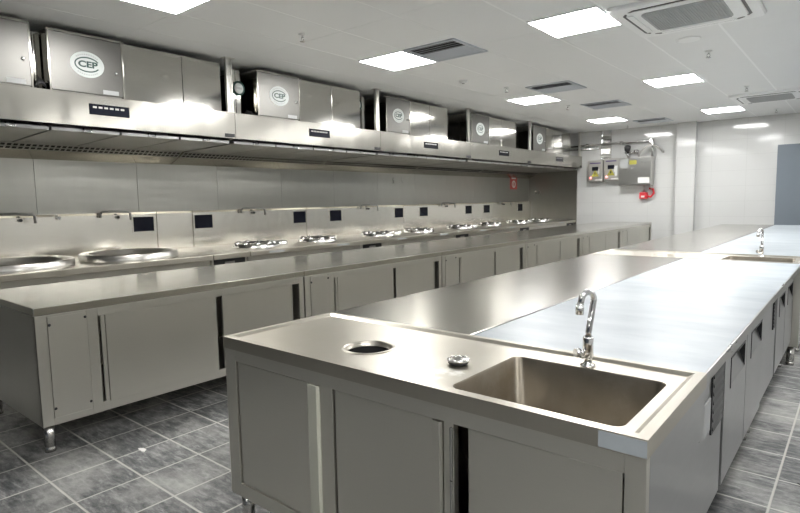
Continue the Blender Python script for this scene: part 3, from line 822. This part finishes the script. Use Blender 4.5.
PX = HX - .015
def purifier(label, y0, y1, top=2.745, sticker=True):
    t = thing('fume_purifier', label, 'fume purifier', (0, y0, HT), 'fume purifier boxes on top of the hoods')
    L = y1 - y0; h = top - HT
    MB().box(PX - .62, PX - .01, .004, L - .004, .0, h).build('purifier_body', 'duct', t, bevel=.003)
    sl = .006 / (h - .032)       # the lid leans out a little at the top
    d = MB().prism([(PX - .01, .012), (PX, .012), (PX + .006, h - .02), (PX - .01, h - .02)], 1, .012, L - .012).build('purifier_door', 'boxdoor', t, bevel=.002)
    MB().lathe((PX + sl * (h * .42 - .012), L - .06, h * .42), [(0, .014), (.012, .012), (.016, 0)], 12, axis=0).build('door_knob', 'chrome', d)
    f = MB(); f.box(PX - .012, PX + .008, 0, .012, 0, h); f.box(PX - .012, PX + .008, L - .012, L, 0, h); f.box(PX - .012, PX + .006, .012, L - .012, h - .015, h)
    f.build('door_frame_trim', 'hood', t)
    MB().box(PX - .0005, PX + .004, L - .18, L - .05, .02, .055).build('rating_plate', 'acgrey', d)
    if sticker:
        q = cep(d, L / 2, h * .50, PX, min(1.0, L / .58 * 1.0))
        sh = Matrix.Identity(4); sh[0][2] = sl; sh[0][3] = -sl * .012
        for o in [q] + list(q.children): o.data.transform(sh)
    return t
def duct(label, ys, yend, top=2.735):
    """flat duct casing beside a purifier, of two sheet panels, then a set-back piece with a round dial sticker"""
    t = thing('duct_casing', label, 'duct casing', (0, ys[0], HT), 'steel duct casings on top of the hoods')
    h = top - HT; y0 = ys[0]
    for a, b in zip(ys, ys[1:]):
        MB().box(PX - .55, PX - .012, a - y0 + .003, b - y0 - .003, 0, h).build('duct_panel', 'duct', t, bevel=.002)
    e = MB().box(PX - .62, PX - .16, ys[-1] - y0, yend - y0, 0, h - .02).build('setback_panel', 'duct', t, bevel=.002)
    return t, e
def dial(par, y, z, x):
    o = MB(); o.lathe((x, y, z), [(0, .003), (.075, .003), (.075, 0)], 26, axis=0); s_ = o.build('round_sticker', 'green', par)
    o = MB(); o.lathe((x + .003, y, z), [(0, .001), (.055, .001), (.055, 0)], 26, axis=0)
    o.build('sticker_face', 'sticker', s_)
    MB().box(x + .004, x + .0055, y - .035, y + .035, z - .010, z + .012).build('sticker_mark', 'acgrey', s_)
purifier('fume purifier box cut off by the left photo edge, small dark label on it', .90, 1.66, 2.76, False)
pf = bpy.data.objects['fume_purifier']
MB().box(PX + .002, PX + .0065, .42, .545, .245, .295).build('dark_label', 'green', pf)
PUR = [(1.775, 2.365, 'fume purifier box above the nearest hood, large oval sticker on its door'), (3.775, 4.365, 'fume purifier box above the second hood, oval sticker'),
       (5.875, 6.405, 'fume purifier box above the third hood, oval sticker'), (8.02, 8.60, 'fume purifier box above the fourth hood, oval sticker'),
       (10.27, 10.85, 'fume purifier box above the farthest hood')]
for a, b, l in PUR: purifier(l, a, b)
DU = [((2.37, 2.93, 3.345), 3.40, 'duct casing above the nearest hood, bright reflection on it'), ((4.37, 4.88, 5.385), 5.62, 'duct casing above the second hood'),
      ((6.41, 6.89, 7.36), 7.42, 'duct casing above the third hood'), ((8.605, 9.05, 9.6), 9.7, 'duct casing above the fourth hood'), ((10.855, 11.5, 12.1), 12.3, 'duct casing above the farthest hood')]
dk = []
for ys_, ye, l in DU: dk.append(duct(l, ys_, ye))
dial(dk[1][1], 5.50 - 4.37, .34, PX - .16)
# small set-back casing beside the first hanger with its own round sticker
t, e = duct('slim duct casing behind the first ceiling hanger, round green sticker', (3.505, 3.56, 3.62), 3.66, 2.72)
for ch in t.children:
    ch.location.x = -.06
dial(e, .085, .27, PX - .005 + .006)

t = thing('duct_casing', 'slim bright duct casing between the two nearest purifier boxes', 'duct casing', (0, 1.663, HT), 'steel duct casings on top of the hoods')
for a, b in ((.002, .052), (.056, .108)): MB().box(PX - .5, PX - .14, a, b, 0, .47).build('duct_panel', 'duct', t, bevel=.002)

# hangers from the ceiling to the hoods
hg = thing('ceiling_hanger', '', 'hanger', (0, 0, HT), 'steel channels that hang the hoods from the ceiling')
m = MB(); m.box(HX - .03, HX - .024, -.035, .035, 0, ZC - HT - .004); m.box(HX - .024, HX + .004, -.035, -.029, 0, ZC - HT - .004); m.box(HX - .024, HX + .004, .029, .035, 0, ZC - HT - .004)
m.build('channel', 'hang', hg, bevel=.001)
MB().box(HX - .05, HX + .03, -.06, .06, ZC - HT - .004, ZC - HT).build('ceiling_plate', 'hang', hg)
MB().box(HX - .04, HX, -.05, .05, 0, .005).build('foot_plate', 'hang', hg)
for i, (y, l) in enumerate([(3.43, 'nearest steel hanger, between the first two hoods'), (5.69, 'steel hanger between the second and third hoods'),
                            (7.93, 'steel hanger between the third and fourth hoods'), (10.12, 'steel hanger between the fourth and last hoods'), (12.60, 'last steel hanger, at the end of the hood line')]):
    o = hg if i == 0 else dup(hg, (0, 0, 0)); o.location = (0, y, HT); o['label'] = l
# tangle of cables lying on the first hood
wr = MB()
for k in range(7):
    a = random.uniform(-.1, .1)
    pts = [(HX - .03 - .012 * k, 1.674 + .004 * k, .009), (HX - .03 - .012 * k, 1.69 + .006 * k, .035 + .012 * k), (HX - .04 - .015 * k, 1.73, .055 + .012 * (k % 4)), (HX - .03 - .012 * k, 1.755 + a * .1, .02 + .01 * k)]
    wr.tube(pts, .008, 8)
tag(wr.build('cable_bundle', 'rubber', loc=(0, 0, HT)), 'tangle of black cables lying on the nearest hood between two purifier boxes', 'cables')
for i, (a, l) in enumerate([(3.715, 'black cable coil on the second hood beside its purifier box'), (7.55, 'black cable coil on the third hood beyond its duct casing')]):
    o = MB()
    for k in range(3):
        o.tube([(HX - .05 - .08 * j / 10, a + .045 * math.cos(j * .63 + k), .008 + .012 * k + .02 * abs(math.sin(j * .6))) for j in range(11)], .007, 8)
    tag(o.build('cable_coil', 'rubber', loc=(0, 0, HT)), l, 'cables')

# ------------------------------------------------------------------ end wall services
def ctl(label, x0, x1, z0, z1, lever):
    t = thing('control_box', label, 'control box', ((x0 + x1) / 2, YB, z0), 'small control boxes on the end wall')
    w = (x1 - x0) / 2; h = z1 - z0
    MB().box(-w, w, -.16, .001, 0, h).build('box_body', 'boxgrey', t, bevel=.006)
    MB().box(-w + .02, w - .02, -.168, -.16, .02, h - .02).build('box_door', 'boxgrey', t, bevel=.003)
    MB().box(-w + .05, w - .05, -.170, -.167, h - .075, h - .05).build('title_strip', 'purple', t)
    MB().box(-.07, .07, -.176, -.167, h * .52, h * .70).build('display', 'screen', t, bevel=.002)
    wn = MB(); wn.prism([(-.085, h * .24), (.085, h * .24), (0, h * .24 + .15)], 1, -.171, -.167)
    wn = wn.build('warning_triangle', 'yellow', t)
    MB().prism([(-.01, h * .24 + .10), (.018, h * .24 + .10), (.004, h * .24 + .068), (.022, h * .24 + .068), (-.012, h * .24 + .02), (-.002, h * .24 + .055), (-.02, h * .24 + .055)], 1, -.1725, -.171).build('warning_bolt', 'black', wn)
    MB().lathe((-w + .07, -.168, .09), [(0, -.016), (.022, -.014), (.026, 0)], 14, axis=1).build('pilot_light', 'pilot', t)
    MB().box(0, .16, -.171, -.168, .03, .055).build('paper_label', 'paper', t)
    MB().box(w - .10, w - .075, -.171, -.168, h * .38, h * .6).build('paper_label', 'paper', t)
    if lever: MB().box(w - .075, w - .02, -.185, -.168, h * .22, h * .66).build('white_cover', 'white', t, bevel=.004)
    return t
ctl('left control box on the end wall, yellow warning triangle and red lamp', -4.86, -4.52, 1.665, 2.14, False)
ctl('right control box on the end wall, against the large steel cabinet', -4.505, -4.175, 1.675, 2.17, True)
fc = thing('fire_suppression_cabinet', 'wide steel fire suppression cabinet on the end wall beside the control boxes', 'wall cabinet', (-3.82, YB, 1.56))
MB().box(-.335, .34, -.22, 0, 0, .60).build('cabinet_body', 'boxgrey', fc, bevel=.006)
MB().box(-.322, .327, -.228, -.22, .012, .588).build('cabinet_door', 'side', fc, bevel=.003)
MB().box(.075, .305, -.2305, -.228, .045, .165).build('paper_label', 'paper', fc)
MB().box(-.11, .04, -.2305, -.228, .445, .535).build('yellow_label', 'yellow', fc)
MB().box(-.30, -.14, -.230, -.228, .38, .56).build('notice_plate', 'acgrey', fc)
rg = thing('gas_regulator', 'regulator with black knob on top of the fire suppression cabinet', 'regulator', (-4.0, YB - .10, 2.16))
m = MB(); m.tube([(0, 0, 0), (0, 0, .12)], .03, 12); m.tube([(-.07, 0, .11), (.2, 0, .11)], .022, 12); m.tube([(.17, 0, .07), (.17, 0, .16)], .05, 14)
m.build('valve_body', 'chrome', rg)
MB().lathe((-.01, -.02, .20), [(0, .07), (.05, .06), (.07, .03), (.06, -.05), (.02, -.08), (0, -.08)], 18).build('black_knob', 'black', rg)
hs = MB(); hs.tube([(-3.74, YB - .19, 2.166), (-3.735, YB - .19, 2.24), (-3.66, YB - .19, 2.33), (-3.57, YB - .19, 2.39), (-3.45, YB - .18, 2.39), (-3.36, YB - .14, 2.32), (-3.32, YB - .08, 2.26), (-3.32, YB - .001, 2.25)], .022, 10)
tag(hs.build('flexible_hose', 'boxgrey'), 'grey hose arching over the right end of the fire suppression cabinet', 'hose')
pp = MB(); pp.tube([(-3.50, YB - .10, 2.16), (-3.50, YB - .10, 2.40), (-3.50, YB - .10, 2.47), (-3.53, YB - .10, 2.49), (-3.6, YB - .10, 2.49), (-5.56, YB - .10, 2.49), (-5.61, YB - .10, 2.47), (-5.62, YB - .10, 2.43), (-5.62, YB - .10, 2.27)], .024, 10)
p2 = MB(); p2.tube([(-4.66, YB - .05, 2.41), (-5.36, YB - .05, 2.42), (-5.40, YB - .05, 2.38), (-5.40, YB - .05, 2.27)], .02, 10)
po = thing('pipe_run', 'steel pipe along the end wall from the suppression cabinet to the hoods', 'pipe', (0, 0, 0))
pp.build('upper_pipe', 'chrome', po); p2.build('lower_pipe', 'chrome', po)
cl = MB()
for x in (-4.9, -4.15, -3.53): cl.box(x - .025, x + .025, YB - .13, YB - .002, 2.455, 2.525)
cl.build('pipe_clips', 'leg', po)
tr = thing('cable_tray', 'narrow vertical steel cable tray rising from the control boxes to the ceiling', 'cable tray', (-4.50, YB, 2.17))
m = MB(); m.box(-.11, .11, -.012, -.005, .005, ZC - 2.17); m.box(-.11, -.10, -.04, -.005, .005, ZC - 2.17); m.box(.10, .11, -.04, -.005, .005, ZC - 2.17)
m.build('tray', 'chrome', tr)
for z in (.03, .22, .43): MB().box(-.12, .12, -.045, -.038, z, z + .07).build('tray_strap', 'side', tr)
pv = thing('pull_station', 'red pull valve hanging under the right end of the suppression cabinet', 'pull valve', (-3.62, YB, 1.25))
MB().box(-.13, .03, -.10, .001, .02, .16).build('valve_box', 'red', pv, bevel=.008)
m = MB(); m.tube([(.02, -.06, .08), (.10, -.07, .06), (.16, -.07, .14), (.14, -.06, .22), (.06, -.06, .24)], .022, 10); m.build('red_lever', 'red', pv)
MB().tube([(-.05, -.05, .16), (-.05, -.05, .31)], .025, 10).build('valve_pipe', 'boxgrey', pv)
MB().tube([(.10, -.05, .20), (.10, -.05, .31)], .03, 10).build('valve_pipe', 'boxgrey', pv)
MB().box(-.09, -.02, -.103, -.099, .05, .09).build('white_mark', 'paper', pv)

# ------------------------------------------------------------------ bits on the floor
def blob(name, label, x, y, r, m, cat):
    o = MB(); pts = [(r * (1 + .35 * math.sin(3 * a + x)) * math.cos(a), .6 * r * (1 + .3 * math.cos(2 * a)) * math.sin(a)) for a in [2 * PI * k / 14 for k in range(14)]]
    o.prism(pts, 2, 0, .004)
    return tag(o.build(name, m, loc=(x, y, 0)), label, cat)
blob('paper_scrap', 'small white scrap on the floor in front of the near cabinet table', -2.97, 1.36, .028, 'paper', 'scrap')
blob('plastic_scrap', 'tiny black scrap on the right aisle floor', -.155, 3.05, .016, 'black', 'scrap')

# ------------------------------------------------------------------ camera, world, view
cam = bpy.data.cameras.new('camera'); co = bpy.data.objects.new('camera', cam); COL.objects.link(co); S.camera = co
yaw, pitch, roll, F = .691, .0999, .0176, 560.76
f = Vector((-math.sin(yaw) * math.cos(pitch), math.cos(yaw) * math.cos(pitch), -math.sin(pitch)))
r = Vector((math.cos(yaw), math.sin(yaw), 0)); d = f.cross(r)
r2 = math.cos(roll) * r + math.sin(roll) * d; d2 = -math.sin(roll) * r + math.cos(roll) * d
mw = Matrix.Identity(4)
for i in range(3): mw[i][0] = r2[i]; mw[i][1] = -d2[i]; mw[i][2] = -f[i]
mw.translation = (0, 0, 1.3309); co.matrix_world = mw
cam.sensor_width = 36; cam.lens = F * 36 / 800; cam.clip_start = .05
wd = bpy.data.worlds.new('world'); S.world = wd; wd.use_nodes = True
wd.node_tree.nodes['Background'].inputs['Color'].default_value = (.05, .05, .05, 1)
S.view_settings.view_transform = 'Standard'; S.view_settings.look = 'None'; S.view_settings.gamma = 1; S.view_settings.use_curve_mapping = False
S.view_settings.exposure = 2.1
